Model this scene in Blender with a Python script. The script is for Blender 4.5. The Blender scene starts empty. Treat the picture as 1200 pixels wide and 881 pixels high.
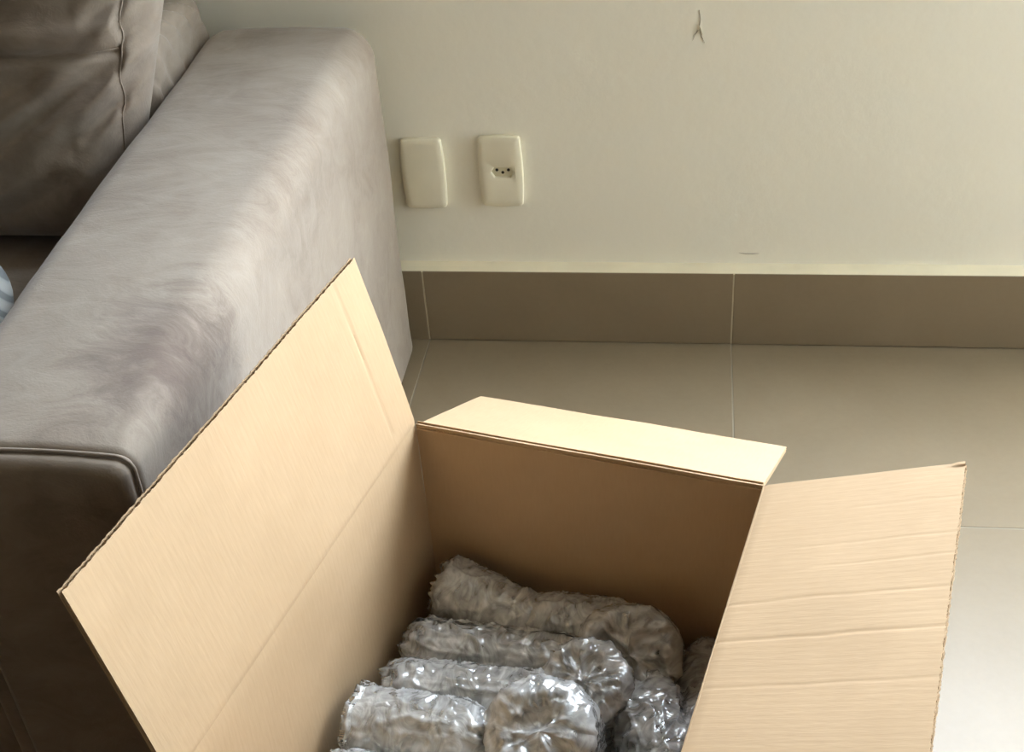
import bpy, bmesh, math, random
from mathutils import Vector, Matrix, noise

random.seed(7)
scene = bpy.context.scene
COL = scene.collection
PI = math.pi
V = Vector

# ------------------------------------------------------------------ camera
def build_camera():
    pitch, yaw, roll = math.radians(35.495), math.radians(-9.595), math.radians(-4.483)
    fwd = V((math.sin(yaw) * math.cos(pitch), math.cos(yaw) * math.cos(pitch), -math.sin(pitch)))
    right = V((math.cos(yaw), -math.sin(yaw), 0))
    up = right.cross(fwd)
    r2 = right * math.cos(roll) + up * math.sin(roll)
    u2 = -right * math.sin(roll) + up * math.cos(roll)
    cd = bpy.data.cameras.new('camera')
    cd.sensor_fit = 'HORIZONTAL'
    cd.sensor_width = 36.0
    cd.lens = 36.0 * 1505.87 / 1200.0
    cd.clip_start = 0.02
    co = bpy.data.objects.new('camera', cd)
    m = Matrix((r2, u2, -fwd)).transposed().to_4x4()
    m.translation = V((0, -1.8103, 1.2351))
    co.matrix_world = m
    COL.objects.link(co)
    scene.camera = co
build_camera()

# ------------------------------------------------------------------ daylight
SKY_STRENGTH = 6.0
world = bpy.data.worlds.new('daylight')
scene.world = world
world.use_nodes = True
bg = world.node_tree.nodes['Background']
bg.inputs[0].default_value = (0.80, 0.91, 1.04, 1)
bg.inputs[1].default_value = SKY_STRENGTH

# window openings: back wall (x0, x1, z0, z1), right wall (y0, y1, z0, z1)
BW = (-0.05, 1.80, 0.78, 2.40)
RW = (-0.60, -0.12, 0.08, 1.05)
ROOM_X0, ROOM_X1, ROOM_Y0, ROOM_Y1, ROOM_H = -3.0, 1.85, -4.6, 0.022, 2.6

def portal(name, loc, rot, sx, sy):
    ld = bpy.data.lights.new(name, 'AREA')
    ld.shape = 'RECTANGLE'
    ld.size, ld.size_y = sx, sy
    ld.cycles.is_portal = True
    o = bpy.data.objects.new(name, ld)
    o.location, o.rotation_euler = loc, rot
    COL.objects.link(o)
    return o
portal('daylight_back_window', ((BW[0] + BW[1]) / 2, ROOM_Y1 + 0.06, (BW[2] + BW[3]) / 2), (-PI / 2, 0, 0), BW[1] - BW[0], BW[3] - BW[2])
portal('daylight_side_window', (ROOM_X1 + 0.06, (RW[0] + RW[1]) / 2, (RW[2] + RW[3]) / 2), (0, PI / 2, 0), RW[3] - RW[2], RW[1] - RW[0])

SUN_STRENGTH = 60.0
sl = bpy.data.lights.new('sun', 'SUN')
sl.energy = SUN_STRENGTH
sl.angle = math.radians(0.6)
sl.color = (1.0, 0.95, 0.85)
so_ = bpy.data.objects.new('sun', sl)
_d = V((-0.52, -0.02, -0.86)).normalized()      # travels in through the right window, steeply down
so_.rotation_euler = _d.to_track_quat('-Z', 'Y').to_euler()
so_.location = (4, 0, 5)
COL.objects.link(so_)

vs = scene.view_settings
scene.display_settings.display_device = 'sRGB'
vs.view_transform = 'Standard'
vs.look = 'None'
vs.gamma = 1.0
vs.use_curve_mapping = False
vs.exposure = 1.85
scene.cycles.use_denoising = True
scene.cycles.max_bounces = 14
scene.cycles.diffuse_bounces = 8
scene.cycles.transparent_max_bounces = 24
scene.cycles.caustics_reflective = False
scene.cycles.caustics_refractive = False

# ------------------------------------------------------------------ helpers
def link(o, parent=None):
    COL.objects.link(o)
    if parent is not None:
        o.parent = parent
    return o

def mesh(name, verts, faces, mat=None, parent=None, smooth=True, uvs=None):
    me = bpy.data.meshes.new(name)
    me.from_pydata([tuple(v) for v in verts], [], faces)
    if uvs is not None:
        uvl = me.uv_layers.new(name='UVMap')
        for lp in me.loops:
            uvl.data[lp.index].uv = uvs[lp.vertex_index]
    if smooth:
        for p in me.polygons:
            p.use_smooth = True
    me.validate()
    me.update()
    o = bpy.data.objects.new(name, me)
    if mat is not None:
        me.materials.append(mat)
    return link(o, parent)

def fix_normals(o):
    bm = bmesh.new(); bm.from_mesh(o.data)
    bmesh.ops.recalc_face_normals(bm, faces=bm.faces)
    bm.to_mesh(o.data); bm.free()
    return o

def tag(o, label=None, cat=None, group=None, kind=None):
    if label: o['label'] = label
    if cat: o['category'] = cat
    if group: o['group'] = group
    if kind: o['kind'] = kind
    return o

def empty(name, loc=(0, 0, 0), rz=0):
    o = bpy.data.objects.new(name, None)
    o.empty_display_size = 0.05
    o.location = loc
    o.rotation_euler = (0, 0, rz)
    return link(o)

def box_vf(a, b, off=0):
    x0, y0, z0 = a; x1, y1, z1 = b
    v = [(x0, y0, z0), (x1, y0, z0), (x1, y1, z0), (x0, y1, z0), (x0, y0, z1), (x1, y0, z1), (x1, y1, z1), (x0, y1, z1)]
    f = [(0, 3, 2, 1), (4, 5, 6, 7), (0, 1, 5, 4), (1, 2, 6, 5), (2, 3, 7, 6), (3, 0, 4, 7)]
    return v, [tuple(i + off for i in q) for q in f]

def boxes(name, lst, mat, parent=None, bevel=0.0, seg=2):
    vs_, fs_ = [], []
    for a, b in lst:
        v, f = box_vf(a, b, len(vs_)); vs_ += v; fs_ += f
    o = mesh(name, vs_, fs_, mat, parent, smooth=False)
    if bevel:
        bm = bmesh.new(); bm.from_mesh(o.data)
        bmesh.ops.bevel(bm, geom=list(bm.edges), offset=bevel, segments=seg, affect='EDGES', profile=0.5)
        bm.to_mesh(o.data); bm.free()
    return o

def tube_vf(pts, r, n=8, off=0):
    vs_, fs_ = [], []
    pts = [V(p) for p in pts]
    prev = None
    for i, p in enumerate(pts):
        d = (pts[min(i + 1, len(pts) - 1)] - pts[max(i - 1, 0)]).normalized()
        if prev is None:
            a = d.orthogonal().normalized()
        else:
            a = (prev - d * prev.dot(d)).normalized()
        prev = a
        b = d.cross(a)
        rr = r[i] if isinstance(r, (list, tuple)) else r
        for k in range(n):
            t = 2 * PI * k / n
            vs_.append(p + a * math.cos(t) * rr + b * math.sin(t) * rr)
    m = len(pts)
    for i in range(m - 1):
        for k in range(n):
            k2 = (k + 1) % n
            fs_.append((off + i * n + k, off + i * n + k2, off + (i + 1) * n + k2, off + (i + 1) * n + k))
    fs_.append(tuple(off + k for k in range(n))[::-1])
    fs_.append(tuple(off + (m - 1) * n + k for k in range(n)))
    return vs_, fs_

def tube(name, pts, r, mat, parent=None, n=8):
    v, f = tube_vf(pts, r, n)
    return fix_normals(mesh(name, v, f, mat, parent))

def fbm(p, oct_=3):
    s, a, f = 0.0, 1.0, 1.0
    for _ in range(oct_):
        s += a * noise.noise(V(p) * f); a *= 0.5; f *= 2.1
    return s

# ------------------------------------------------------------------ materials
def newmat(name):
    m = bpy.data.materials.new(name)
    m.use_nodes = True
    nt = m.node_tree
    return m, nt, nt.nodes['Principled BSDF']

def N(nt, t, **kw):
    n = nt.nodes.new(t)
    for k, v in kw.items():
        if k.startswith('i_'):
            n.inputs[k[2:].replace('_', ' ')].default_value = v
        else:
            setattr(n, k, v)
    return n

def ramp(nt, fac, stops):
    r = nt.nodes.new('ShaderNodeValToRGB')
    els = r.color_ramp.elements
    while len(els) < len(stops):
        els.new(0.5)
    for e, (p, c) in zip(els, stops):
        e.position = p
        e.color = (*c, 1) if len(c) == 3 else c
    nt.links.new(fac, r.inputs[0])
    return r.outputs[0]

def coords(nt, kind='Object', scale=(1, 1, 1)):
    tc = nt.nodes.new('ShaderNodeTexCoord')
    mp = nt.nodes.new('ShaderNodeMapping')
    mp.inputs['Scale'].default_value = scale
    nt.links.new(tc.outputs[kind], mp.inputs[0])
    return mp.outputs[0]

def noise_tex(nt, vec, scale, detail=4, rough=0.5, dist=0.0):
    n = nt.nodes.new('ShaderNodeTexNoise')
    n.inputs['Scale'].default_value = scale
    n.inputs['Detail'].default_value = detail
    n.inputs['Roughness'].default_value = rough
    n.inputs['Distortion'].default_value = dist
    nt.links.new(vec, n.inputs['Vector'])
    return n.outputs[0]

def bump(nt, b, height, strength, dist=0.01, prev=None):
    n = nt.nodes.new('ShaderNodeBump')
    n.inputs['Strength'].default_value = strength
    n.inputs['Distance'].default_value = dist
    nt.links.new(height, n.inputs['Height'])
    if prev is not None:
        nt.links.new(prev, n.inputs['Normal'])
    if b is not None:
        nt.links.new(n.outputs[0], b.inputs['Normal'])
    return n.outputs[0]

def mat_wall():
    m, nt, b = newmat('wall_paint')
    c = coords(nt)
    f = noise_tex(nt, c, 1.6, 3)
    nt.links.new(ramp(nt, f, [(0.3, (0.855, 0.835, 0.72)), (0.7, (0.885, 0.865, 0.755))]), b.inputs['Base Color'])
    b.inputs['Roughness'].default_value = 0.65
    bump(nt, b, noise_tex(nt, c, 60, 4), 0.06, 0.01)
    return m

def mat_plain(name, col, rough=0.6, spec=0.5, **kw):
    m, nt, b = newmat(name)
    c = coords(nt)
    f = noise_tex(nt, c, 14, 3)
    lo = tuple(x * 0.95 for x in col); hi = tuple(min(1, x * 1.04) for x in col)
    nt.links.new(ramp(nt, f, [(0.3, lo), (0.7, hi)]), b.inputs['Base Color'])
    b.inputs['Roughness'].default_value = rough
    b.inputs['Specular IOR Level'].default_value = spec
    for k, v in kw.items():
        b.inputs[k.replace('_', ' ')].default_value = v
    return m

def mat_tile(name, lo, hi, rough):
    m, nt, b = newmat(name)
    c = coords(nt)
    f = noise_tex(nt, c, 5, 5, 0.6, 0.4)
    g = noise_tex(nt, c, 90, 3, 0.6)
    mx = N(nt, 'ShaderNodeMix', data_type='FLOAT')
    mx.inputs[0].default_value = 0.25
    nt.links.new(f, mx.inputs[2]); nt.links.new(g, mx.inputs[3])
    nt.links.new(ramp(nt, mx.outputs[0], [(0.3, lo), (0.7, hi)]), b.inputs['Base Color'])
    b.inputs['Roughness'].default_value = rough
    bump(nt, b, f, 0.04, 0.01)
    return m

def mat_suede():
    m, nt, b = newmat('grey_suede')
    c = coords(nt)
    big = noise_tex(nt, c, 4.5, 5, 0.62, 0.8)
    cs = coords(nt, 'Object', (3.0, 6.0, 5.0))
    st = noise_tex(nt, cs, 4.0, 5, 0.7, 1.2)
    mx = N(nt, 'ShaderNodeMix', data_type='FLOAT')
    mx.inputs[0].default_value = 0.4
    nt.links.new(big, mx.inputs[2]); nt.links.new(st, mx.inputs[3])
    nt.links.new(ramp(nt, mx.outputs[0], [(0.30, (0.168, 0.128, 0.096)), (0.5, (0.262, 0.216, 0.170)), (0.70, (0.325, 0.278, 0.224))]), b.inputs['Base Color'])
    base = b.inputs['Base Color'].links[0].from_socket
    # brown rubbed patch near the front of the arm
    mp = N(nt, 'ShaderNodeMapping')
    mp.vector_type = 'POINT'
    mp.inputs['Location'].default_value = (0.500 * 7, 0.86 * 4.2, -0.56 * 4.2)
    mp.inputs['Scale'].default_value = (7, 4.2, 4.2)
    tc = N(nt, 'ShaderNodeTexCoord')
    nt.links.new(tc.outputs['Object'], mp.inputs[0])
    ln = N(nt, 'ShaderNodeVectorMath', operation='LENGTH')
    nt.links.new(mp.outputs[0], ln.inputs[0])
    ad = N(nt, 'ShaderNodeMath', operation='MULTIPLY_ADD'); ad.inputs[1].default_value = 0.9
    nt.links.new(st, ad.inputs[0]); nt.links.new(ln.outputs['Value'], ad.inputs[2])
    patch = ramp(nt, ad.outputs[0], [(0.55, (0.85, 0.85, 0.85)), (1.0, (0, 0, 0))])
    mc = N(nt, 'ShaderNodeMix', data_type='RGBA')
    nt.links.new(patch, mc.inputs[0]); nt.links.new(base, mc.inputs[6]); mc.inputs[7].default_value = (0.135, 0.10, 0.082, 1)
    nt.links.new(mc.outputs[2], b.inputs['Base Color'])
    b.inputs['Roughness'].default_value = 0.85
    b.inputs['Specular IOR Level'].default_value = 0.2
    b.inputs['Sheen Weight'].default_value = 0.35
    b.inputs['Sheen Roughness'].default_value = 0.45
    b.inputs['Sheen Tint'].default_value = (0.96, 0.92, 0.88, 1)
    n1 = bump(nt, None, noise_tex(nt, c, 350, 2), 0.12, 0.002)
    bump(nt, b, st, 0.10, 0.01, n1)
    return m

def mat_cardboard(name='cardboard', bands=True):
    m, nt, b = newmat(name)
    uv = coords(nt, 'UV')
    ob = coords(nt)
    f = noise_tex(nt, uv, 9, 4, 0.6)
    fine = noise_tex(nt, coords(nt, 'UV', (1, 0.12, 1)), 420, 2)
    mx = N(nt, 'ShaderNodeMix', data_type='FLOAT')
    mx.inputs[0].default_value = 0.35
    nt.links.new(f, mx.inputs[2]); nt.links.new(fine, mx.inputs[3])
    nt.links.new(ramp(nt, mx.outputs[0], [(0.3, (0.435, 0.303, 0.178)), (0.7, (0.485, 0.343, 0.206))]), b.inputs['Base Color'])
    b.inputs['Roughness'].default_value = 0.8
    b.inputs['Specular IOR Level'].default_value = 0.2
    w = N(nt, 'ShaderNodeTexWave', wave_type='BANDS', bands_direction='X', wave_profile='SIN')
    w.inputs['Scale'].default_value = 2 * PI / (0.0068 * 20)
    w.inputs['Distortion'].default_value = 0.6
    w.inputs['Detail'].default_value = 1.0
    w.inputs['Detail Scale'].default_value = 0.4
    nt.links.new(uv, w.inputs['Vector'])
    n1 = bump(nt, None, w.outputs['Fac'], 0.03, 0.0012)
    bump(nt, b, fine, 0.07, 0.002, n1)
    return m

def mat_film(name, milky, tint):
    """clear plastic film: part see-through, part milky scatter, glossy skin"""
    m, nt, b = newmat(name)
    nt.nodes.remove(b)
    out = nt.nodes['Material Output']
    c = coords(nt)
    wr = noise_tex(nt, coords(nt, 'Object', (1.6, 1.0, 1.0)), 30, 3, 0.55, 1.6)
    vo = N(nt, 'ShaderNodeTexVoronoi', feature='SMOOTH_F1')
    vo.inputs['Scale'].default_value = 115
    nt.links.new(c, vo.inputs['Vector'])
    n1 = bump(nt, None, vo.outputs['Distance'], 0.10, 0.004)
    rg = N(nt, 'ShaderNodeTexNoise', noise_type='RIDGED_MULTIFRACTAL')
    rg.inputs['Scale'].default_value = 38; rg.inputs['Detail'].default_value = 3; rg.inputs['Distortion'].default_value = 0.8
    nt.links.new(coords(nt, 'Object', (2.0, 1.0, 1.0)), rg.inputs['Vector'])
    n1 = bump(nt, None, rg.outputs[0], 0.22, 0.01, n1)
    n2 = bump(nt, None, wr, 0.15, 0.02, n1)
    tr = N(nt, 'ShaderNodeBsdfTransparent'); tr.inputs[0].default_value = (*tint, 1)
    df = N(nt, 'ShaderNodeBsdfDiffuse'); df.inputs[0].default_value = (0.97, 0.97, 0.95, 1)
    tl = N(nt, 'ShaderNodeBsdfTranslucent'); tl.inputs[0].default_value = (0.95, 0.95, 0.92, 1)
    gl = N(nt, 'ShaderNodeBsdfGlossy'); gl.inputs['Roughness'].default_value = 0.075
    for s in (df, tl, gl):
        nt.links.new(n2, s.inputs['Normal'])
    sc = N(nt, 'ShaderNodeMixShader'); sc.inputs[0].default_value = 0.32
    nt.links.new(df.outputs[0], sc.inputs[1]); nt.links.new(tl.outputs[0], sc.inputs[2])
    mr = N(nt, 'ShaderNodeMapRange')
    mr.inputs[1].default_value = 0.35; mr.inputs[2].default_value = 0.72
    mr.inputs[3].default_value = milky * 0.55; mr.inputs[4].default_value = min(1, milky * 1.5)
    nt.links.new(wr, mr.inputs[0])
    m1 = N(nt, 'ShaderNodeMixShader')
    nt.links.new(mr.outputs[0], m1.inputs[0])
    nt.links.new(tr.outputs[0], m1.inputs[1]); nt.links.new(sc.outputs[0], m1.inputs[2])
    fr = N(nt, 'ShaderNodeFresnel'); fr.inputs['IOR'].default_value = 1.55
    nt.links.new(n2, fr.inputs['Normal'])
    ad = N(nt, 'ShaderNodeMath', operation='MULTIPLY_ADD'); ad.inputs[1].default_value = 1.3; ad.inputs[2].default_value = 0.06
    nt.links.new(fr.outputs[0], ad.inputs[0])
    m2 = N(nt, 'ShaderNodeMixShader')
    nt.links.new(ad.outputs[0], m2.inputs[0])
    nt.links.new(m1.outputs[0], m2.inputs[1]); nt.links.new(gl.outputs[0], m2.inputs[2])
    nt.links.new(m2.outputs[0], out.inputs[0])
    return m

def mat_glass():
    m, nt, b = newmat('jar_glass')
    nt.nodes.remove(b)
    out = nt.nodes['Material Output']
    c = coords(nt)
    tr = N(nt, 'ShaderNodeBsdfTransparent')
    nt.links.new(ramp(nt, noise_tex(nt, c, 6, 2), [(0.3, (0.90, 0.92, 0.90)), (0.7, (0.95, 0.96, 0.95))]), tr.inputs[0])
    gl = N(nt, 'ShaderNodeBsdfGlossy'); gl.inputs['Roughness'].default_value = 0.04
    lw = N(nt, 'ShaderNodeLayerWeight'); lw.inputs[0].default_value = 0.12
    mx = N(nt, 'ShaderNodeMixShader')
    nt.links.new(lw.outputs['Facing'], mx.inputs[0])
    nt.links.new(tr.outputs[0], mx.inputs[1]); nt.links.new(gl.outputs[0], mx.inputs[2])
    nt.links.new(mx.outputs[0], out.inputs[0])
    return m

def mat_stripes():
    m, nt, b = newmat('blue_striped_cotton')
    c = coords(nt)
    w = N(nt, 'ShaderNodeTexWave', wave_type='BANDS', bands_direction='DIAGONAL')
    w.inputs['Scale'].default_value = 24
    w.inputs['Distortion'].default_value = 0.3
    nt.links.new(c, w.inputs['Vector'])
    nt.links.new(ramp(nt, w.outputs['Fac'], [(0.2, (0.34, 0.38, 0.40)), (0.4, (0.62, 0.67, 0.67)), (0.8, (0.72, 0.76, 0.75))]), b.inputs['Base Color'])
    b.inputs['Roughness'].default_value = 0.85
    bump(nt, b, noise_tex(nt, c, 300, 2), 0.1, 0.002)
    return m

M = dict(
    wall=mat_wall(),
    ceiling=mat_plain('dimmed_ceiling', (0.22, 0.175, 0.125), 0.6),  # unseen ceiling, made dark brown to dim and warm the bounce light
    tile=mat_tile('floor_tile_porcelain', (0.215, 0.166, 0.102), (0.255, 0.200, 0.130), 0.38),
    skirt=mat_tile('skirting_tile_porcelain', (0.222, 0.170, 0.104), (0.258, 0.200, 0.128), 0.42),
    grout=mat_plain('grout', (0.30, 0.27, 0.21), 0.9),
    dim_wall=mat_plain('dimmed_unseen_wall', (0.16, 0.10, 0.06), 0.5),  # for the unseen walls, coloured dark so they return little fill light
    joint=mat_plain('beige_joint', (0.52, 0.46, 0.33), 0.8),
    cream=mat_plain('cream_caulk', (0.80, 0.74, 0.56), 0.6),
    plate=mat_plain('ivory_plastic', (0.80, 0.76, 0.60), 0.32),
    socket=mat_plain('ivory_socket_plastic', (0.70, 0.66, 0.50), 0.4),
    dark=mat_plain('near_black', (0.02, 0.018, 0.015), 0.7),
    mark=mat_plain('grey_scuff', (0.36, 0.34, 0.29), 0.8),
    suede=mat_suede(),
    card=mat_cardboard(),
    fluting=mat_plain('corrugated_medium', (0.47, 0.335, 0.20), 0.9),
    film=mat_film('bubble_wrap_film', 0.50, (0.97, 0.97, 0.95)),
    bed=mat_film('bedding_film_reflector', 0.70, (0.97, 0.97, 0.95)),  # whiter than the wrap film, a reflector that brightens the jars from below
    glass=mat_glass(),
    stripes=mat_stripes(),
    frame=mat_plain('white_window_frame', (0.8, 0.8, 0.8), 0.4),
)

# ------------------------------------------------------------------ room shell
X1J, X2J, PITCH, YJ = -0.4448, 0.0707, 0.5155, -0.4361
SK_H = 0.138

def build_room():
    T = 0.12
    x0, x1, y0, y1, h = ROOM_X0, ROOM_X1, ROOM_Y0, ROOM_Y1, ROOM_H
    # back wall with its window opening
    w = boxes('wall_back', [((x0 - T, y1, -0.05), (BW[0], y1 + T, h)), ((BW[1], y1, -0.05), (x1 + T, y1 + T, h)),
                            ((BW[0], y1, -0.05), (BW[1], y1 + T, BW[2])), ((BW[0], y1, BW[3]), (BW[1], y1 + T, h))], M['wall'])
    tag(w, 'cream painted wall behind the sofa with two switch plates', 'wall', kind='structure')
    # hairline crack with a lifted paint flake
    cx, cz = 0.007, 0.535
    yy = y1 - 0.0004
    tube('paint_crack', [(cx - 0.001, yy, cz + 0.034), (cx + 0.001, yy, cz + 0.020), (cx - 0.001, yy, cz + 0.008), (cx + 0.003, yy, cz - 0.006), (cx + 0.008, yy, cz - 0.016)], [0.0003, 0.0005, 0.0006, 0.0005, 0.0002], M['mark'], w, 5)
    tube('paint_crack', [(cx - 0.002, yy, cz + 0.004), (cx - 0.006, yy, cz - 0.002), (cx - 0.010, yy, cz - 0.012)], [0.0004, 0.0004, 0.0002], M['mark'], w, 5)
    fl_v = [(cx - 0.003, yy, cz + 0.006), (cx - 0.001, yy - 0.001, cz + 0.012), (cx + 0.002, yy - 0.003, cz + 0.006), (cx + 0.005, yy - 0.002, cz - 0.004), (cx + 0.001, yy, cz - 0.002)]
    fl = fl_v + [(a, b + 0.0006, c) for a, b, c in fl_v]
    mesh('paint_flake', fl, [(0, 1, 2, 3, 4), (9, 8, 7, 6, 5)] + [(i, i + 5, (i + 1) % 5 + 5, (i + 1) % 5) for i in range(5)], M['wall'], w, smooth=False)
    tube('scuff_mark', [(0.078, yy, 0.1655), (0.088, yy, 0.1635), (0.100, yy, 0.1632), (0.110, yy, 0.164)], [0.0003, 0.0007, 0.0008, 0.0003], M['mark'], w, 5)
    wr = boxes('wall_right', [((x1, y0 - T, -0.05), (x1 + T, RW[0], h)), ((x1, RW[1], -0.05), (x1 + T, y1 + T, h)),
                              ((x1, RW[0], -0.05), (x1 + T, RW[1], RW[2])), ((x1, RW[0], RW[3]), (x1 + T, RW[1], h))], M['wall'])
    tag(wr, 'cream painted side wall on the right with a tall window', 'wall', kind='structure')
    wl = boxes('wall_left', [((x0 - T, y0 - T, -0.05), (x0, y1 + T, h))], M['dim_wall'])
    tag(wl, 'unseen side wall beyond the sofa, coloured dark to cut the fill light', 'wall', kind='structure')
    wf = boxes('wall_front', [((x0 - T, y0 - T, -0.05), (x1 + T, y0, h))], M['dim_wall'])
    tag(wf, 'unseen wall opposite the sofa, coloured dark to cut the fill light', 'wall', kind='structure')
    c = boxes('ceiling', [((x0 - T, y0 - T, h), (x1 + T, y1 + T, h + 0.1))], M['ceiling'])
    tag(c, 'unseen ceiling, coloured brown to dim and warm the fill light', 'ceiling', kind='structure')
    # window frames around the openings
    def frame(name, rect, axis, pos, label):
        a0, a1, b0, b1 = rect
        g = 0.045
        def bx(u0, u1, v0, v1):
            if axis == 'y':
                return ((u0, pos, v0), (u1, pos + 0.05, v1))
            return ((pos, u0, v0), (pos + 0.05, u1, v1))
        mid = (a0 + a1) / 2
        o = boxes(name, [bx(a0, a1, b0, b0 + g), bx(a0, a1, b1 - g, b1), bx(a0, a0 + g, b0 + g, b1 - g), bx(a1 - g, a1, b0 + g, b1 - g), bx(mid - g / 2, mid + g / 2, b0 + g, b1 - g)], M['frame'])
        tag(o, label, 'window', kind='structure')
    frame('window_1', BW, 'y', ROOM_Y1 + 0.07, 'white two-pane window frame high in the back wall')
    frame('window_2', RW, 'x', ROOM_X1 + 0.07, 'tall white window frame in the right wall')
    # floor: grout bed with separate tiles
    fl = boxes('floor', [((x0 - T, y0 - T, -0.06), (x1 + T, y1 + T, -0.0006))], M['grout'])
    tag(fl, 'floor of large satin beige-grey porcelain tiles', 'floor', kind='structure')
    cache = {}
    def tile(ax, bx_, ay, by):
        g = 0.0009
        sx, sy = bx_ - ax - 2 * g, by - ay - 2 * g
        key = (round(sx, 4), round(sy, 4))
        if key not in cache:
            o = boxes('floor_tile', [((-sx / 2, -sy / 2, -0.010), (sx / 2, sy / 2, 0.0))], M['tile'], fl, 0.0006, 1)
            cache[key] = o.data
        else:
            o = link(bpy.data.objects.new('floor_tile', cache[key]), fl)
        o.location = ((ax + bx_) / 2, (ay + by) / 2, 0)
    xs = [X1J + k * PITCH for k in range(-5, 5)]
    xs = [x0] + [x for x in xs if x0 + 0.02 < x < x1 - 0.02] + [x1]
    ys = [0.008, YJ] + [YJ - k * PITCH for k in range(1, 7)]
    ys = [y for y in ys if y > y0 + 0.02] + [y0]
    for i in range(len(xs) - 1):
        for j in range(len(ys) - 1):
            tile(xs[i], xs[i + 1], ys[j + 1], ys[j])
    # skirting: mortar core, sloping cream bead on top, tiles in front
    core = boxes('baseboard_back', [((x0, 0.0085, 0.0), (x1, ROOM_Y1 + 0.002, SK_H - 0.001))], M['cream'])
    tag(core, 'dark taupe tiled skirting with a cream bead along its top', 'baseboard', kind='structure')
    a = SK_H
    prof = [(0.0, a - 0.0015), (0.0015, a + 0.0008), (0.010, a + 0.004), (0.0225, a + 0.0075), (0.0225, a - 0.002), (0.006, a - 0.002)]
    n = 120
    vv, ff = [], []
    for i in range(n + 1):
        x = x0 + (x1 - x0) * i / n
        wob = 0.0006 * fbm((x * 9, 0, 3))
        for (py, pz) in prof:
            vv.append((x, py, pz + wob))
    k = len(prof)
    for i in range(n):
        for j in range(k):
            ff.append((i * k + j, i * k + (j + 1) % k, (i + 1) * k + (j + 1) % k, (i + 1) * k + j))
    fix_normals(mesh('caulk_bead', vv, ff, M['cream'], core, smooth=False))
    for i in range(len(xs) - 1):
        g = 0.0011
        boxes('skirting_tile', [((xs[i] + g, 0.0, 0.0012), (xs[i + 1] - g, 0.009, SK_H))], M['skirt'], core, 0.0006, 1)
        if i: boxes('grout_joint', [((xs[i] - g, 0.0004, 0.0012), (xs[i] + g, 0.009, SK_H - 0.0006))], M['joint'], core)
build_room()

# ------------------------------------------------------------------ wall plates
def barrel(w, h, bulge, n=96, inset=0.0):
    """outline sampled by angle: straight-ish top and bottom, bowed sides"""
    out = []
    hw, hh = w / 2 - inset, h / 2 - inset
    for i in range(n):
        t = 2 * PI * i / n
        c, s = math.cos(t), math.sin(t)
        lo, hi = 0.0, 1.0
        for _ in range(30):
            m = (lo + hi) / 2
            x, z = c * m, s * m
            bx_ = hw + bulge * (1 - (z / hh) ** 2)
            bz = hh + 0.0022 * (1 - (x / hw) ** 2)
            inside = abs(x) < bx_ and abs(z) < bz
            # clip corners a little
            inside = inside and (abs(x) / (hw + bulge) ) ** 16 + (abs(z) / (hh + 0.0022)) ** 16 < 1.55
            if inside: lo = m
            else: hi = m
        out.append((c * lo, s * lo))
    return out

def hexa(w, h, n=96):
    out = []
    for i in range(n):
        t = 2 * PI * i / n
        c, s = math.cos(t), math.sin(t)
        lo, hi = 0.0, 0.1
        for _ in range(30):
            m = (lo + hi) / 2
            x, z = abs(c * m), abs(s * m)
            if z < h / 2 and x + z * 0.62 < w / 2: lo = m
            else: hi = m
        out.append((c * lo, s * lo))
    return out

def plate_mesh(name, mat, parent, hole=None):
    n = 96
    w, h, bl = 0.0655, 0.1185, 0.0028
    # (inset, y)
    rings = []
    for ins, y in ((0.0010, 0.0), (0.0, -0.001), (0.0, -0.0080), (0.0004, -0.0090), (0.0016, -0.0098), (0.010, -0.0106)):
        rings.append([(x, y, z) for x, z in barrel(w, h, bl, n, ins)])
    if hole:
        # hole = list of (outline, y, centre)
        for pts, y, (hx, hz) in hole:
            rings.append([(x + hx, y, z + hz) for x, z in pts])
    vv = [p for r in rings for p in r]
    ff = []
    for i in range(len(rings) - 1):
        for k in range(n):
            k2 = (k + 1) % n
            ff.append((i * n + k, i * n + k2, (i + 1) * n + k2, (i + 1) * n + k))
    if not hole:
        ff.append(tuple((len(rings) - 1) * n + k for k in range(n)))
    ff.append(tuple(range(n))[::-1])
    o = fix_normals(mesh(name, vv, ff, mat, parent))
    return o

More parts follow.
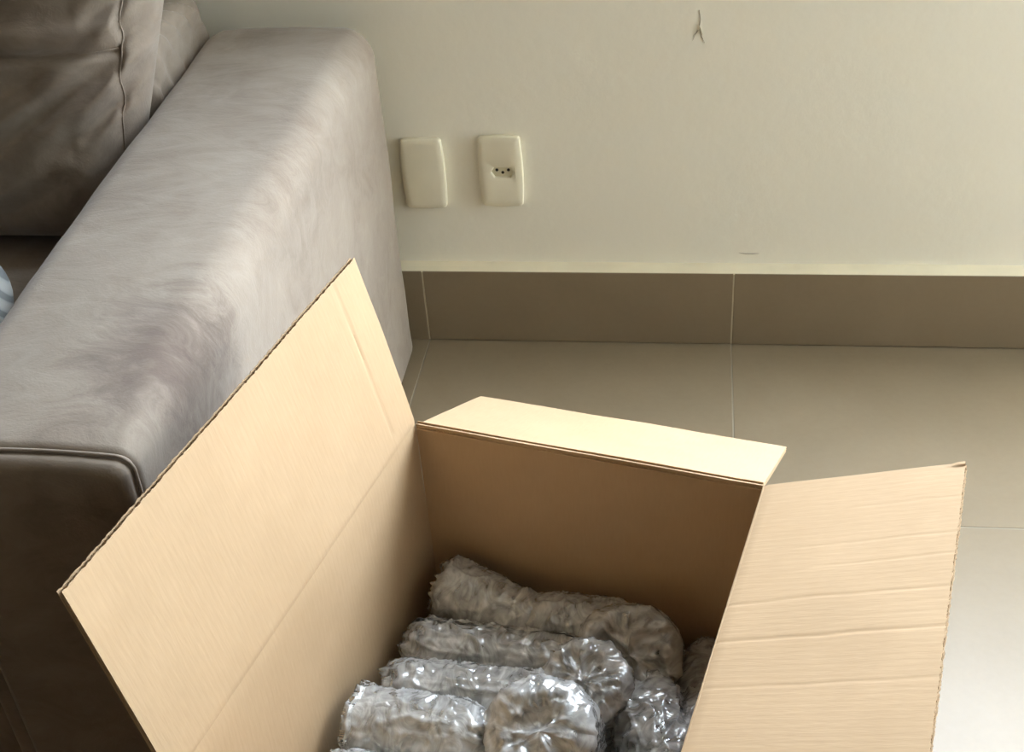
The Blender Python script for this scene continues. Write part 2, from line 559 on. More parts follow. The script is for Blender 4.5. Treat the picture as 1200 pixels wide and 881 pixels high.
def build_plates():
    y = ROOM_Y1
    t = empty('blank_switch_plate', (-0.4265, y, 0.311))
    tag(t, 'ivory blank wall plate right beside the sofa arm', 'wall plate')
    plate_mesh('cover', M['plate'], t)
    t = empty('wall_socket', (-0.301, y, 0.3145))
    tag(t, 'ivory wall socket plate with a hexagonal three-pin outlet', 'socket')
    hc = (0.003, 0.0)
    hx = hexa(0.037, 0.0185)
    big = [(a * 1.06, b * 1.06) for a, b in hx]
    plate_mesh('cover', M['plate'], t, hole=[(big, -0.0106, hc), (hx, -0.0102, hc), (hx, -0.0042, hc)])
    # recessed outlet floor
    vv = [(a * 1.01 + hc[0], -0.0044, b * 1.01 + hc[1]) for a, b in hx] + [(a * 1.01 + hc[0], -0.0030, b * 1.01 + hc[1]) for a, b in hx]
    n = len(hx)
    ff = [tuple(range(n)), tuple(range(n, 2 * n))[::-1]] + [(k, (k + 1) % n, n + (k + 1) % n, n + k) for k in range(n)]
    rec = fix_normals(mesh('outlet', vv, ff, M['socket'], t, smooth=False))
    for px, pz in ((-0.0093, 0.0022), (0.0, -0.0022), (0.0093, 0.0022)):
        v, f = tube_vf([(px + hc[0], -0.0035, pz), (px + hc[0], -0.0050, pz)], 0.0025, 14)
        mesh('pin_shade_disc', v, f, M['dark'], rec, smooth=False)  # dark disc standing in for the shade inside a pin hole
    # slim edge of the module beside the outlet
    boxes('module_clip', [((0.0235, -0.0114, -0.010), (0.0250, -0.0100, 0.0095))], M['socket'], t, 0.0003, 1)
build_plates()

# ------------------------------------------------------------------ sofa
def rrect(x0, x1, z0, z1, rt, rb, crown=0.0, n=10, m=14):
    """closed outline in x/z: rounded top corners (rt) and bottom corners (rb)"""
    pts = []
    def arc(cx, cz, r, a0, a1):
        for i in range(n + 1):
            a = a0 + (a1 - a0) * i / n
            pts.append((cx + r * math.cos(a), cz + r * math.sin(a)))
    def line(p, q):
        for i in range(1, m):
            t = i / m
            pts.append((p[0] + (q[0] - p[0]) * t, p[1] + (q[1] - p[1]) * t))
    arc(x1 - rb, z0 + rb, rb, -PI / 2, 0)
    line((x1, z0 + rb), (x1, z1 - rt))
    arc(x1 - rt, z1 - rt, rt, 0, PI / 2)
    line((x1 - rt, z1), (x0 + rt, z1))
    arc(x0 + rt, z1 - rt, rt, PI / 2, PI)
    line((x0, z1 - rt), (x0, z0 + rb))
    arc(x0 + rb, z0 + rb, rb, PI, 1.5 * PI)
    line((x0 + rb, z0), (x1 - rb, z0))
    out = []
    for x, z in pts:
        if crown and z > z0 + (z1 - z0) * 0.5:
            u = (x - (x0 + x1) / 2) / ((x1 - x0) / 2)
            z = z + crown * (1 - u * u) * min(1, (z - (z0 + z1) / 2) / ((z1 - z0) / 2))
        out.append((x, z))
    return out

def loft(name, sections, mat, parent, disp=None, cap=(True, True)):
    k = len(sections[0])
    vv, ff = [], []
    for s in sections:
        vv += s
    for i in range(len(sections) - 1):
        for j in range(k):
            j2 = (j + 1) % k
            ff.append((i * k + j, i * k + j2, (i + 1) * k + j2, (i + 1) * k + j))
    if cap[0]: ff.append(tuple(range(k)))
    if cap[1]: ff.append(tuple((len(sections) - 1) * k + j for j in range(k))[::-1])
    if disp:
        vv = [disp(V(p)) for p in vv]
    return fix_normals(mesh(name, vv, ff, mat, parent))

ARM_X1, ARM_TOP, ARM_YF, ARM_YB = -0.464, 0.574, -1.030, -0.018
def arm_left(y):
    t = (y - ARM_YF) / (ARM_YB - ARM_YF)
    return -0.693 - 0.034 * t

def ease_stations(y0, y1, f0, f1, n):
    """stations from front y0 to back y1 with fillets f0/f1: (y, shrink)"""
    st = []
    for i in range(7):
        a = PI / 2 * i / 6
        st.append((y0 + f0 * (1 - math.sin(a)), f0 * (1 - math.cos(a))))
    st = [(y, s) for y, s in ((y0 + f0 * (1 - math.cos(PI / 2 * i / 6)), f0 * (1 - math.sin(PI / 2 * i / 6))) for i in range(7))]
    for i in range(1, n):
        st.append((y0 + f0 + (y1 - f1 - y0 - f0) * i / n, 0))
    st += [(y1 - f1 * (1 - math.sin(PI / 2 * i / 6)), f1 * (1 - math.cos(PI / 2 * i / 6))) for i in range(7)]
    return st

def build_sofa():
    s = empty('sofa', (-0.9, -0.5, 0))
    inv = Matrix.Translation((-s.location[0], -s.location[1], 0))
    tag(s, 'taupe-grey suede sofa with a wide padded arm against the wall', 'sofa')
    def put(o):
        o.matrix_parent_inverse = inv
        return o
    # arm
    secs = []
    for y, sh in ease_stations(ARM_YF + 0.014, ARM_YB, 0.010, 0.038, 44):
        tt = (y - ARM_YF) / (ARM_YB - ARM_YF)
        x0 = arm_left(y)
        top = ARM_TOP - 0.004 + 0.006 * tt
        secs.append([(x, y, z) for x, z in rrect(x0 + sh, ARM_X1 - sh, 0.006 + sh * 0.2, top - sh, 0.014 + 0.028 * min(1, max(0, (y - ARM_YF - 0.01) / 0.16)) ** 0.7 - sh * 0.3, 0.012, 0.006)])
    def d(p):
        n = fbm((p.x * 6, p.y * 5, p.z * 6), 3)
        k = 0.0035 if p.y > -1.0 else 0.001
        q = p.copy()
        if p.z > 0.45: q.z += n * k
        if p.x > -0.5 and p.z > 0.05: q.x += n * k * 0.9
        return q
    arm = put(loft('arm', secs, M['suede'], s, d))
    # front panel of the arm with its seam piping
    y = ARM_YF
    out_ = rrect(arm_left(y) + 0.031, ARM_X1 - 0.003, 0.008, ARM_TOP - 0.007, 0.013, 0.010, 0.005)
    inn = rrect(arm_left(y) + 0.040, ARM_X1 - 0.012, 0.017, ARM_TOP - 0.016, 0.010, 0.008, 0.005)
    secs = [[(x, y + 0.018, z) for x, z in out_], [(x, y + 0.002, z) for x, z in out_], [(x, y - 0.004, z) for x, z in inn]]
    fp = put(loft('arm_front_panel', secs, M['suede'], s))
    ring = [V((x, y + 0.012, z)) for x, z in rrect(arm_left(y) + 0.030, ARM_X1 - 0.001, 0.008, ARM_TOP - 0.005, 0.014, 0.010, 0.005)]
    ring = ring + [ring[0]]
    put(tube('seam_piping', ring, 0.0018, M['suede'], s, 8))
    # base under the seat, seat cushion, backrest
    xl = -2.45
    secs = [[(x, yy, z) for x, z in rrect(xl + sh, -0.70 - sh, 0.05 + sh, 0.27 - sh, 0.012, 0.012)] for yy, sh in ease_stations(-0.985, -0.03, 0.01, 0.01, 6)]
    put(loft('base', secs, M['suede'], s))
    secs = []
    for yy, sh in ease_stations(-1.0, -0.27, 0.035, 0.02, 20):
        secs.append([(x, yy, z) for x, z in rrect(-1.36 + sh, -0.735 - sh, 0.272 + sh, 0.395 - sh, 0.035, 0.03, 0.008)])
    def d2(p):
        q = p.copy(); q.z += 0.004 * fbm((p.x * 7, p.y * 7, 1)) * (1 if p.z > 0.37 else 0); return q
    put(loft('seat_cushion', secs, M['suede'], s, d2))
    secs = []
    for yy, sh in ease_stations(-1.0, -0.27, 0.035, 0.02, 12):
        secs.append([(x, yy, z) for x, z in rrect(-2.02 + sh, -1.366 - sh, 0.272 + sh, 0.395 - sh, 0.035, 0.03, 0.008)])
    put(loft('seat_cushion', secs, M['suede'], s, d2))
    # backrest: lofted along x so that its right end, gathered above the arm, is rounded
    secs = []
    st = [(x, sh) for x, sh in ease_stations(-2.40, -0.718, 0.03, 0.022, 320)]
    for x, sh in st:
        secs.append([(x, yv, z) for yv, z in rrect(-0.262 + sh, -0.024 - sh * 0.4, 0.10, 0.623 - sh, 0.036, 0.02, 0.012, 10, 24)])
    xe = st[-1][0]
    last = secs[-1]
    for f in (0.93, 0.85, 0.76, 0.66, 0.56, 0.46, 0.36, 0.26, 0.16, 0.06):
        secs.append([(xe + 0.004 * (1 - f), -0.143 + (py + 0.143) * f, 0.40 + (pz - 0.40) * f) for _, py, pz in last])
    def d3(p):
        q = p.copy()
        if p.x > xe - 0.02 and p.z > 0.42:      # pleats fanning up the end from its lower front corner
            an = math.atan2(p.z - 0.50, p.y + 0.33)
            rr = math.hypot(p.z - 0.50, p.y + 0.33)
            q.x += 0.006 * abs(math.sin(an * 11 + 2 * noise.noise(V((p.y * 12, p.z * 12, 0))))) ** 1.5 * max(0, 1 - rr / 0.26)
        near = max(0.0, min(1.0, (p.x + 0.86) / 0.14))
        if p.z > 0.40:
            w = math.sin((p.y * 1.0 + p.z * 0.55 - p.x * 0.35) * 150 + 3 * fbm((p.x * 9, p.y * 9, p.z * 9)))
            amp = 0.0065 * near * (0.4 + 0.6 * max(0, noise.noise(V((p.x * 14, p.y * 11, p.z * 11))) + 0.5))
            q.z += w * amp
            q.x += w * amp * 0.8 * (1 if p.x > -0.74 else 0)
            q.z += 0.006 * fbm((p.x * 5, p.y * 6, 9), 2)
        return q
    put(loft('backrest', secs, M['suede'], s, d3))
    # far arm, outside the picture, closes the sofa
    secs = [[(x, yy, z) for x, z in rrect(-2.66 + sh, -2.455 - sh, 0.006, ARM_TOP - sh, 0.04, 0.012, 0.006)] for yy, sh in ease_stations(ARM_YF, ARM_YB, 0.012, 0.04, 12)]
    put(loft('arm', secs, M['suede'], s))
    for fx in (-2.3, -1.5, -0.8):
        for fy in (-0.9, -0.12):
            v, f = tube_vf([(fx, fy, 0.0), (fx, fy, 0.052)], [0.022, 0.028], 16)
            put(mesh('foot', v, f, M['dark'], s))
build_sofa()

# big back cushion leaning on the backrest
def build_back_cushion():
    c = empty('back_cushion', (-1.02, -0.40, 0.43))
    inv = Matrix.Translation((1.02, 0.40, -0.43))
    tag(c, 'plump grey suede back cushion with stitched seams beside the arm', 'cushion')
    # local plane: origin bottom centre of mid-surface, U along x, W up the lean
    O = V((-1.015, -0.345, 0.404))
    U = V((1, 0, 0)); W = V((0, 0.30, 0.954)).normalized(); Nn = V((0, -0.954, 0.30)).normalized()
    hw, H, T = 0.308, 0.52, 0.088
    FOLDS = [((-0.90, 0.545), (-0.715, 0.655), 0.0045, 0.012), ((-0.78, 0.555), (-0.672, 0.648), 0.0055, 0.009), ((-0.86, 0.50), (-0.73, 0.61), 0.0030, 0.014),
             ((-0.735, 0.665), (-0.66, 0.70), 0.004, 0.009), ((-0.715, 0.625), (-0.68, 0.645), 0.004, 0.007), ((-0.80, 0.46), (-0.70, 0.545), 0.003, 0.014),
             ((-0.95, 0.60), (-0.80, 0.645), 0.002, 0.016), ((-0.92, 0.455), (-0.78, 0.52), 0.003, 0.014), ((-0.76, 0.695), (-0.69, 0.735), 0.003, 0.010),
             ((-0.735, 0.585), (-0.69, 0.605), 0.003, 0.007)]
    SX, SZ = -0.722, 0.660     # vertical seam x, horizontal seam z (world)
    def surf(u, v, side):
        x = O.x + u * hw
        a = 1 - abs(u) ** 7
        b = 1 - abs(2 * v - 1) ** 8
        t = T * (max(a, 0) ** 0.42) * (max(b, 0) ** 0.40)
        # rounded plan corners
        wv = v
        p = O + U * (u * hw * (1 - 0.03 * (abs(2 * v - 1) ** 6)) + max(0, u) ** 3 * 0.25 * (v * H - 0.19)) + W * (wv * H) + Nn * (t * side if side > 0 else -0.15 * t)
        if side > 0 and t > 0.01:
            e = 0.0
            for (x0, z0), (x1, z1), dep, wd in FOLDS:
                dx, dz = x1 - x0, z1 - z0
                L2 = dx * dx + dz * dz
                s = max(0, min(1, ((p.x - x0) * dx + (p.z - z0) * dz) / L2))
                qx, qz = x0 + dx * s, z0 + dz * s
                nx, nz = -dz / math.sqrt(L2), dx / math.sqrt(L2)
                dd = (p.x - qx) * nx + (p.z - qz) * nz
                r = math.hypot(p.x - qx, p.z - qz)
                fall = max(0.0, math.sin(PI * s)) ** 0.8
                e -= 2.2 * dep * fall * math.exp(-(r / wd) ** 2)
                e += 2.2 * dep * 0.8 * fall * math.exp(-((r - wd * 1.7) / (wd * 1.1)) ** 2) * (1 if dd > 0 else 0.35)
            sx = SX + 0.14 * (p.z - 0.62)
            e -= 0.0032 * math.exp(-((p.x - sx) / 0.005) ** 2)
            if p.x < SX + 0.004:
                sag = 0.006 * ((p.x - SX) / 0.25) ** 2
                e -= 0.0095 * math.exp(-((p.z - SZ - sag) / 0.006) ** 2)
                e += 0.007 * math.exp(-((p.z - SZ - sag - 0.022) / 0.016) ** 2)
            e += 0.005 * fbm((p.x * 7, p.z * 7, 4), 3)
            p = p + Nn * e
        return p
    nu, nv = 190, 150
    vv, ff = [], []
    def uu(i): 
        t = -1 + 2 * i / nu
        return math.sin(t * PI / 2) * 0.45 + t * 0.55
    for side in (1, -1):
        base = len(vv)
        for j in range(nv + 1):
            for i in range(nu + 1):
                vv.append(surf(uu(i), 0.5 + 0.5 * uu(round(j * nu / nv)) if False else 0.5 + 0.5 * (math.sin((-1 + 2 * j / nv) * PI / 2) * 0.45 + (-1 + 2 * j / nv) * 0.55), side))
        for j in range(nv):
            for i in range(nu):
                a = base + j * (nu + 1) + i
                q = (a, a + 1, a + nu + 2, a + nu + 1)
                ff.append(q if side > 0 else q[::-1])
    o = mesh('cover', vv, ff, M['suede'], c)
    bm = bmesh.new(); bm.from_mesh(o.data)
    bmesh.ops.remove_doubles(bm, verts=bm.verts, dist=0.0004)
    bmesh.ops.recalc_face_normals(bm, faces=bm.faces)
    bm.to_mesh(o.data); bm.free()
    o.matrix_parent_inverse = inv
    # stitched seam threads lying in the grooves
    def on_front(x, z):
        u = (x - O.x) / hw
        v = (z - O.z) / (W.z * H)
        for _ in range(6):
            p = surf(u, v, 1)
            u += (x - p.x) / hw; v += (z - p.z) / H
            v = max(0.01, min(0.99, v)); u = max(-0.99, min(0.99, u))
        return surf(u, v, 1) + Nn * 0.0003
    pts = [on_front(SX + 0.14 * (0.47 + 0.4 * i / 50 - 0.62), 0.47 + 0.4 * i / 50) for i in range(51)]
    t = tube('seam', pts, 0.0011, M['suede'], c, 6); t.matrix_parent_inverse = inv
    pts = [on_front(SX - 0.55 * i / 50, SZ + 0.006 * ((0.55 * i / 50) / 0.25) ** 2) for i in range(51)]
    t = tube('seam', pts, 0.0011, M['suede'], c, 6); t.matrix_parent_inverse = inv
build_back_cushion()

# round striped cushion lying on the seat; only its edge shows past the arm
def build_striped_cushion():
    r, h = 0.184, 0.048
    cx, cy, cz = -0.985, -0.645, 0.403 + h * 0.9
    nr, nt_ = 28, 72
    vv, ff = [], []
    prof = []
    for i in range(2 * nr + 1):
        a = -PI / 2 + PI * i / (2 * nr)
        prof.append((r * max(0.0, math.cos(a)) ** 0.55, h * math.copysign(abs(math.sin(a)) ** 0.9, math.sin(a))))
    for (pr, pz) in prof:
        for k in range(nt_):
            t = 2 * PI * k / nt_
            vv.append((pr * math.cos(t), pr * math.sin(t), pz + 0.004 * fbm((pr * math.cos(t) * 9, pr * math.sin(t) * 9, pz * 9), 2)))
    for i in range(2 * nr):
        for k in range(nt_):
            k2 = (k + 1) % nt_
            ff.append((i * nt_ + k, i * nt_ + k2, (i + 1) * nt_ + k2, (i + 1) * nt_ + k))
    o = mesh('striped_cushion', vv, ff, M['stripes'])
    bm = bmesh.new(); bm.from_mesh(o.data)
    bmesh.ops.remove_doubles(bm, verts=bm.verts, dist=0.0003)
    bmesh.ops.recalc_face_normals(bm, faces=bm.faces)
    bm.to_mesh(o.data); bm.free()
    o.location = (cx, cy, cz)
    tag(o, 'pale blue striped cotton edge showing on the sofa seat behind the arm', 'cushion')
build_striped_cushion()

# ------------------------------------------------------------------ cardboard box
BOX_A = V((-0.2885, -0.7456, 0.0)); PSI = math.radians(-13.02)
BOX_W, BOX_L, BOX_H, TH = 0.3726, 0.481, 0.399, 0.0055
# box frame: x along the back panel, y towards the viewer is -y
BOX = empty('cardboard_box', BOX_A, PSI)
tag(BOX, 'open corrugated cardboard box with flaps spread, full of bubble-wrapped jars', 'box')

def panel(name, o, u, v, n, a, b, nu, nv, disp=None, taper=0.0, edge=0.0, seed=0, u_edge=0.0):
    """corrugated sheet: o = inner corner, u along the hinge, v along the flutes, n = inner face normal"""
    o, u, v, n = V(o), V(u), V(v), V(n)
    rng = random.Random(seed)
    lin = 0.0007
    jit = [rng.uniform(-1, 1) * edge for _ in range(nu + 1)]
    vv, ff, uvs = [], [], []
    def grid(depth, sgn):
        base = len(vv)
        for j in range(nv + 1):
            for i in range(nu + 1):
                s, t = i / nu, j / nv
                bb = b + (jit[i] if j == nv else 0)
                uu = s * a
                if taper: uu = taper * t + s * (a - 2 * taper * t)
                h = disp(uu, t * b) if disp else 0.0
                vv.append(o + u * uu + v * (t * bb) + n * (h - depth))
                uvs.append((uu, t * b))
        for j in range(nv):
            for i in range(nu):
                q = base + j * (nu + 1) + i
                f = (q, q + 1, q + nu + 2, q + nu + 1)
                ff.append(f)
        return base
    def stitch(b0, b1):
        w = nu + 1
        loop = [i for i in range(nu)] + [j * w + nu for j in range(nv)] + [nv * w + i for i in range(nu, 0, -1)] + [j * w for j in range(nv, 0, -1)]
        m = len(loop)
        for k in range(m):
            ff.append((b0 + loop[k], b0 + loop[(k + 1) % m], b1 + loop[(k + 1) % m], b1 + loop[k]))
    b0 = grid(0.0, 1); b1 = grid(lin, -1); stitch(b0, b1)
    b2 = grid(TH - lin, 1); b3 = grid(TH, -1); stitch(b2, b3)
    ob = mesh(name, vv, ff, M['card'], BOX, smooth=False, uvs=uvs)
    fix_normals(ob)
    for p in ob.data.polygons:
        p.use_smooth = True
    try:
        ob.data.set_sharp_from_angle(angle=math.radians(35))
    except Exception:
        pass
    # fluted medium between the liners
    nf = int(a / 0.0072) * 6
    vv, ff = [], []
    for j in range(3):
        t = j / 2
        for i in range(nf + 1):
            s = i / nf
            uu = taper * t + s * (a - 2 * taper * t)
            h = disp(uu, t * b) if disp else 0.0
            d = TH / 2 + (TH / 2 - lin) * math.sin(2 * PI * i / 6)
            vv.append(o + u * uu + v * (0.001 + t * (b - 0.0018)) + n * (h - d))
    for j in range(2):
        for i in range(nf):
            q = j * (nf + 1) + i
            ff.append((q, q + 1, q + nf + 2, q + nf + 1))
    mesh('fluting', vv, ff, M['fluting'], ob, smooth=True)
    return ob

def groove(x, c, w, d):
    return -d * math.exp(-((x - c) / w) ** 2)

def build_box():
    W, L, H = BOX_W, BOX_L, BOX_H
    X, Y, Z = V((1, 0, 0)), V((0, -1, 0)), V((0, 0, 1))   # Y here points to the viewer
    g = 0.0022
    wav = lambda k, amp: (lambda a, b: amp * fbm((a * 5, b * 5, k), 2))
    # four walls (inner faces on the rectangle), v runs down from the crease
    def wall_l(a, b): return 0.003 * fbm((a * 4, b * 4, 1), 2) + groove(b, 0.0, 0.003, 0.0014)
    panel('side_panel', (0, 0, H), Y, -Z, X, L, H - 0.006, 90, 40, wall_l, seed=1)
    panel('side_panel', (W, 0, H), Y, -Z, -X, L, H - 0.006, 90, 40, wall_l, seed=2)
    panel('end_panel', (0, 0, H), X, -Z, Y, W, H - 0.006, 80, 40, lambda a, b: 0.002 * fbm((a * 4, b * 4, 5), 2) * min(1, a / 0.03) * min(1, (W - a) / 0.03), seed=3)
    panel('end_panel', (0, -L, H), X, -Z, -Y, W, H - 0.006, 60, 20, None, seed=4)
    bt = boxes('bottom_panel', [((0, -L, 0.0005), (W, 0, 0.0060))], M['card'], BOX)
    # glued joint: narrow strip overlapping the end panel
    panel('glue_tab', (W - 0.034, -0.0022, H - 0.004), X, -Z, Y, 0.0335, H - 0.02, 8, 20, None, seed=5)
    # flaps
    def rotf(axis_out, ang):
        """direction leaving the box at angle above horizontal"""
        return axis_out * math.cos(ang) + Z * math.sin(ang)
    # left flap leans 12 degrees from vertical
    al = math.radians(90 - 12.0)
    v = rotf(-X, al); n = V((math.sin(al), 0, math.cos(al)))
    def fl(a, b):
        e = 0.0015 * fbm((a * 5, b * 6, 11), 2) * min(1, b / 0.03) + groove(b, 0.0, 0.003, 0.0016)
        if b > 0.02: e += groove(a, 0.0455 + 0.004 * (b / 0.2), 0.0016, 0.0010)
        return e
    panel('flap', V((0, 0, H)), Y, v, n, L, 0.2045, 170, 60, fl, edge=0.0007, seed=6)
    # right flap rises 21 degrees above level
    ar = math.radians(21.0)
    v = rotf(X, ar); n = V((-math.sin(ar), 0, math.cos(ar)))
    DENTS = [(0.100, 0.0012, 0.0014, 0.03), (0.128, 0.0012, 0.0015, 0.06), (0.168, 0.0016, 0.0018, 0.0), (0.184, 0.001, 0.0007, 0.10), (0.196, 0.001, 0.0007, 0.11), (0.214, 0.0018, 0.0024, 0.0), (0.268, 0.0014, 0.0014, 0.0), (0.052, 0.0012, 0.0008, 0.08)]
    def fr(a, b):
        e = 0.0015 * fbm((a * 7, b * 5, 21), 2) * min(1, b / 0.03) + groove(b, 0.0, 0.003, 0.0016)
        for c, w, d, b0 in DENTS:
            k = min(1, max(0, (b - b0) / 0.03 + (1 if b0 == 0 else 0)))
            if k > 0: e += groove(a + 0.006 * (b / 0.19) + 0.0015 * noise.noise(V((b * 30, c * 50, 0))), c, w, d * k * 0.2)
        if a < 0.004 and b > 0.186: e += 0.0015
        return e
    panel('flap', V((W, 0, H)), Y, v, n, L, 0.1942, 380, 30, fr, edge=0.0006, seed=7)
    # back flap drops 26 degrees below level, away from the viewer
    ab = math.radians(-26.1)
    v = rotf(-Y, ab); n = V((0, 0, 1)) * math.cos(ab) + Y * math.sin(ab)
    n = v.cross(X).normalized()
    if n.z < 0: n = -n
    def fb(a, b): return 0.0012 * fbm((a * 6, b * 6, 31), 2) * min(1, b / 0.03)
    panel('flap', V((0.002, 0, H)), X, v, n, W - 0.002, 0.186, 90, 30, fb, taper=0.0015, edge=0.0005, seed=8)
    # front flap hangs down outside, below the frame
    af = math.radians(-62)
    v = rotf(Y, af); n = v.cross(X).normalized()
    if n.z < 0: n = -n
    panel('flap', V((0.002, -L, H)), X, v, n, W - 0.004, 0.186, 40, 12, None, edge=0.0005, seed=9)
build_box()

# ------------------------------------------------------------------ bubble-wrapped jars in the box
BXF = Matrix.Translation(BOX_A) @ Matrix.Rotation(PSI, 4, 'Z')
def bpt(s, t, z):
    return BXF @ V((s, -t, z))

def wrap_mesh(name, r, L, seed, parent, turns=1.55, ends=('fold', 'fold'), amp=1.0, nth=170, nx=86):
    """sheet rolled round the jar along x: spiral overlap, wrinkles, bubbles, gathered ends"""
    prof = []
    e0, e1 = ends
    body = nx - 28
    def endprof(kind):
        out = []
        for i in range(14):
            t = i / 13
            if kind == 'disc':      # pushed flat, closing the round end
                a = t * PI / 2
                out.append((0.010 * math.sin(min(1, t * 2.2) * PI / 2) - 0.010 * max(0, t - 0.35), 1 - 0.995 * max(0, (t - 0.16) / 0.84) ** 0.9))
            elif kind == 'open':    # sheet stops short, the glass base shows
                out.append((0.004 * t - 0.012, 1.0 + 0.02 * t))
            elif kind == 'twist':   # gathered and twisted tail
                out.append((0.055 * t, max(0.06, 1 - 1.2 * t ** 0.8 + 0.45 * max(0, t - 0.75))))
            else:                   # loosely folded rounded end
                a = t * PI / 2
                out.append((0.026 * math.sin(a), max(0.004, math.cos(a) ** 0.75)))
        return out
    ea = endprof(e0); eb = endprof(e1)
    for dx, k in reversed(ea): prof.append((-L / 2 - dx, k))
    for i in range(1, body): prof.append((-L / 2 + L * i / body, 1.0))
    for dx, k in eb: prof.append((L / 2 + dx, k))
    vv, ff = [], []
    so = seed * 7.31
    th0 = random.Random(seed).uniform(0, 2 * PI)
    np_ = len(prof)
    for j, (x, k) in enumerate(prof):
        for i in range(nth + 1):
            s = i / nth
            th = th0 + s * turns * 2 * PI
            lay = s * turns
            c, sn = math.cos(th), math.sin(th)
            rr = r * k
            cr = 1.0 + 0.8 * (1 - k)
            ck, sk = c * k, sn * k
            q = V((x, c * rr, sn * rr))
            r1 = 1 - abs(noise.noise(V((x * 30 + so, c * 1.5 * k + lay * 0.5, sn * 1.5 * k + so)))) * 2
            r2 = 1 - abs(noise.noise(V((x * 50 + so, ck * 2.6 + lay * 1.5, sk * 2.6 + so * 2)))) * 2
            lump = noise.noise(V((x * 10 - so, ck * 1.1, sk * 1.1 + so)))
            # flattened bubbles in offset rows
            pb = 0.0105
            row = int((th * r) / (pb * 0.87))
            bx = math.sin(PI * ((x / pb) + 0.5 * (row % 2)))
            by = math.sin(PI * (th * r) / (pb * 0.87))
            bub = abs(bx * by) ** 0.7
            d = amp * cr * (0.0026 * max(0, r1) ** 6 + 0.0012 * max(0, r2) ** 5 + 0.0026 * lump) + 0.0007 * bub * k + 0.0016 * lay
            xo = 0.0
            if k < 0.9:
                d += 0.004 * (1 - k) * noise.noise(V((c * k * 5 + so, sn * k * 5, so)))
                xo = (0.007 * (1 - abs(noise.noise(V((c * 2.2 * k + so, sn * 2.2 * k, so)))) * 2) ** 3 + 0.004 * (1 - abs(noise.noise(V((c * 5 * k - so, sn * 5 * k, so)))) * 2) ** 3) * min(1, (1 - k) * 4) * (1 if x > 0 else -1)
            rr2 = max(0.0, rr + d * min(1, k * 3))
            xx = x + xo + amp * (0.006 * noise.noise(V((ck * 2 + so, sk * 2, x * 9))) + (0.008 * (1 - k) * noise.noise(V((c * 3 * k, sn * 3 * k + so, 2.0)))))
            vv.append((xx, c * rr2, sn * rr2))
    for j in range(np_ - 1):
        for i in range(nth):
            q = j * (nth + 1) + i
            ff.append((q, q + 1, q + nth + 2, q + nth + 1))
    return mesh(name, vv, ff, M['film'], parent)

def jar_mesh(r, L, parent):
    pr = [(-L / 2 + 0.004, 0.0), (-L / 2 + 0.004, r * 0.45), (-L / 2 + 0.001, r * 0.6), (-L / 2, r * 0.78), (-L / 2 + 0.004, r * 0.94), (-L / 2 + 0.012, r), (L * 0.22, r), (L * 0.30, r * 0.96), (L * 0.38, r * 0.78), (L * 0.40, r * 0.72), (L * 0.47, r * 0.72), (L * 0.475, r * 0.76), (L * 0.5, r * 0.76),
          (L * 0.5, r * 0.70), (L * 0.41, r * 0.67), (L * 0.37, r * 0.73), (L * 0.29, r * 0.90), (L * 0.21, r * 0.94), (-L / 2 + 0.016, r * 0.94), (-L / 2 + 0.010, r * 0.86), (-L / 2 + 0.009, 0.0)]
    n = 40
    vv, ff = [], []
    for x, q in pr:
        for k in range(n):
            t = 2 * PI * k / n
            vv.append((x, q * math.cos(t), q * math.sin(t)))
    for i in range(len(pr) - 1):
        for k in range(n):
            k2 = (k + 1) % n
            ff.append((i * n + k, i * n + k2, (i + 1) * n + k2, (i + 1) * n + k))
    return mesh('glass_jar', vv, ff, M['glass'], parent)

def bundle(a, b, r, seed, label, ends=('fold', 'fold'), amp=1.0, turns=1.55):
    """axis from a to b in box coordinates (s, t, z)"""
    pa, pb_ = bpt(*a), bpt(*b)
    ax = (pb_ - pa); L = ax.length; ax.normalize()
    up = V((0, 0, 1)) if abs(ax.z) < 0.9 else V((0, 1, 0))
    yv = up.cross(ax).normalized(); zv = ax.cross(yv)
    e = empty('wrapped_jar', (pa + pb_) / 2)
    m = Matrix((ax, yv, zv)).transposed().to_4x4(); m.translation = (pa + pb_) / 2
    e.matrix_world = m
    tag(e, label, 'jar', 'bubble-wrapped glass jars in the box')
    wrap_mesh('bubble_wrap', r, L, seed, e, turns, ends, amp)
    jar_mesh(r * 0.86, L * 0.97, e)
    return e

# crumpled sheet that beds the jars, filling the lower part of the box
def build_bed():
    W, L = BOX_W - 0.012, BOX_L - 0.012
    nx, ny = 120, 150
    vv, ff = [], []
    for j in range(ny + 1):
        for i in range(nx + 1):
            s, t = 0.006 + W * i / nx, 0.006 + L * j / ny
            z = 0.135 + 0.022 * fbm((s * 11, t * 11, 3), 3) + 0.010 * (1 - 2 * abs(noise.noise(V((s * 30, t * 30, 8)))))
            vv.append((s, -t, z))
    for j in range(ny):
        for i in range(nx):
            q = j * (nx + 1) + i
            ff.append((q, q + 1, q + nx + 2, q + nx + 1))
    w = nx + 1
    loop = [i for i in range(nx)] + [j * w + nx for j in range(ny)] + [ny * w + i for i in range(nx, 0, -1)] + [j * w for j in range(ny, 0, -1)]
    base = len(vv)
    for k in loop:
        vv.append((vv[k][0], vv[k][1], 0.0075))
    m = len(loop)
    for k in range(m):
        ff.append((loop[k], loop[(k + 1) % m], base + (k + 1) % m, base + k))
    ff.append(tuple(base + k for k in range(m)))
    o = fix_normals(mesh('bubble_wrap_sheet', vv, ff, M['bed']))
    o.matrix_world = BXF
    tag(o, 'crumpled bubble wrap bedding under the wrapped jars, whitened to reflect light', 'bubble wrap')
build_bed()

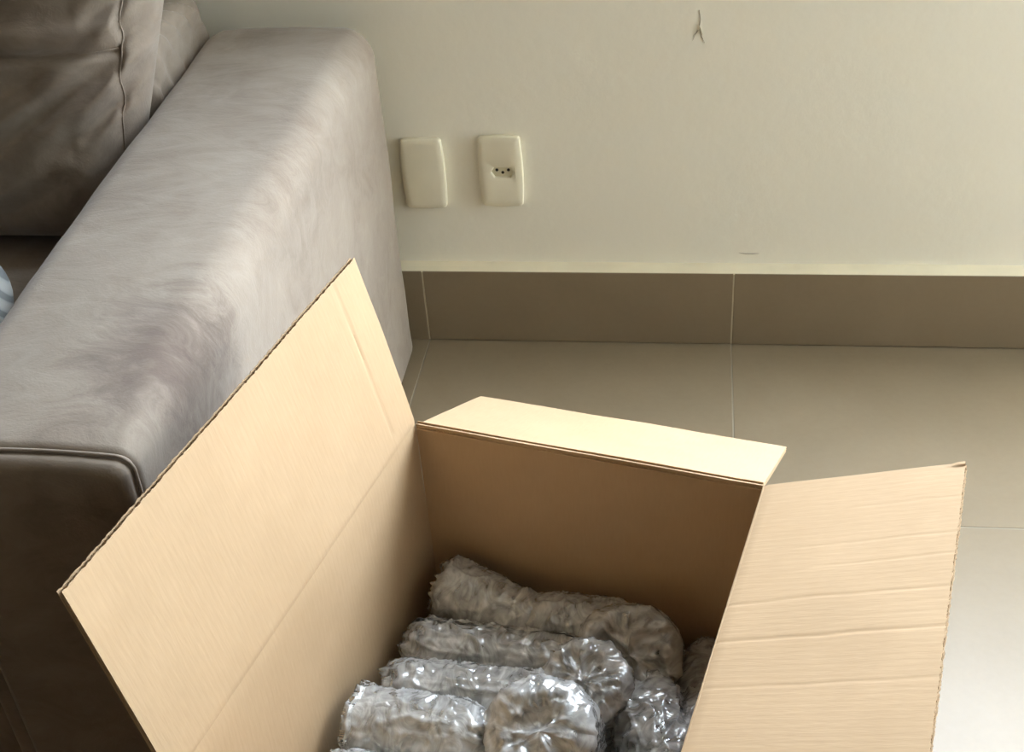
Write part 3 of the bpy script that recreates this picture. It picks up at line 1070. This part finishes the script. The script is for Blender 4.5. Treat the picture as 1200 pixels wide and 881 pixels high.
bundle((0.040, 0.046, 0.208), (0.128, 0.054, 0.186), 0.035, 1, 'bubble-wrapped jar lying in the far left corner of the box', ('disc', 'fold'))
bundle((0.160, 0.050, 0.192), (0.225, 0.042, 0.192), 0.033, 2, 'bubble-wrapped jar lying along the middle of the far box panel', ('fold', 'fold'))
bundle((0.252, 0.056, 0.170), (0.260, 0.088, 0.212), 0.051, 3, 'large round bubble-wrapped jar with its crumpled end up near the far right corner', ('fold', 'disc'), 1.4)
bundle((0.335, 0.040, 0.160), (0.335, 0.100, 0.155), 0.028, 4, 'small dim bubble-wrapped jar tucked against the far right box corner')
bundle((0.048, 0.122, 0.194), (0.190, 0.102, 0.190), 0.030, 5, 'bubble-wrapped jar lying across the second row from the far panel', ('fold', 'fold'), 1.3)
bundle((0.226, 0.118, 0.158), (0.228, 0.143, 0.217), 0.045, 6, 'bubble-wrapped jar tilted upright with a glinting top in the box middle', ('fold', 'disc'), 1.4)
bundle((0.052, 0.184, 0.197), (0.180, 0.160, 0.197), 0.030, 7, 'bubble-wrapped jar lying across the third row from the far panel', ('fold', 'fold'), 1.2)
bundle((0.016, 0.248, 0.205), (0.130, 0.236, 0.205), 0.038, 8, 'bubble-wrapped jar at the left box side showing its ringed glass base', ('open', 'fold'), 1.2)
bundle((0.208, 0.194, 0.180), (0.212, 0.230, 0.240), 0.053, 9, 'brightest bubble-wrapped jar, round crumpled top, front middle of the box', ('fold', 'disc'), 1.5)
bundle((0.290, 0.130, 0.182), (0.325, 0.185, 0.176), 0.036, 10, 'crumpled silvery bubble-wrapped jar beside the right box side', ('fold', 'fold'), 1.9)
bundle((0.341, 0.110, 0.175), (0.341, 0.160, 0.185), 0.022, 11, 'slim bubble-wrapped jar half hidden under the right flap hinge', ('fold', 'fold'), 1.4)
bundle((0.050, 0.320, 0.205), (0.155, 0.312, 0.205), 0.036, 12, 'bubble-wrapped jar cut by the lower photo edge on the left', ('fold', 'fold'), 1.4)
bundle((0.275, 0.258, 0.190), (0.325, 0.248, 0.185), 0.036, 13, 'bubble-wrapped jar cut by the lower photo edge on the right', ('disc', 'fold'), 1.4)
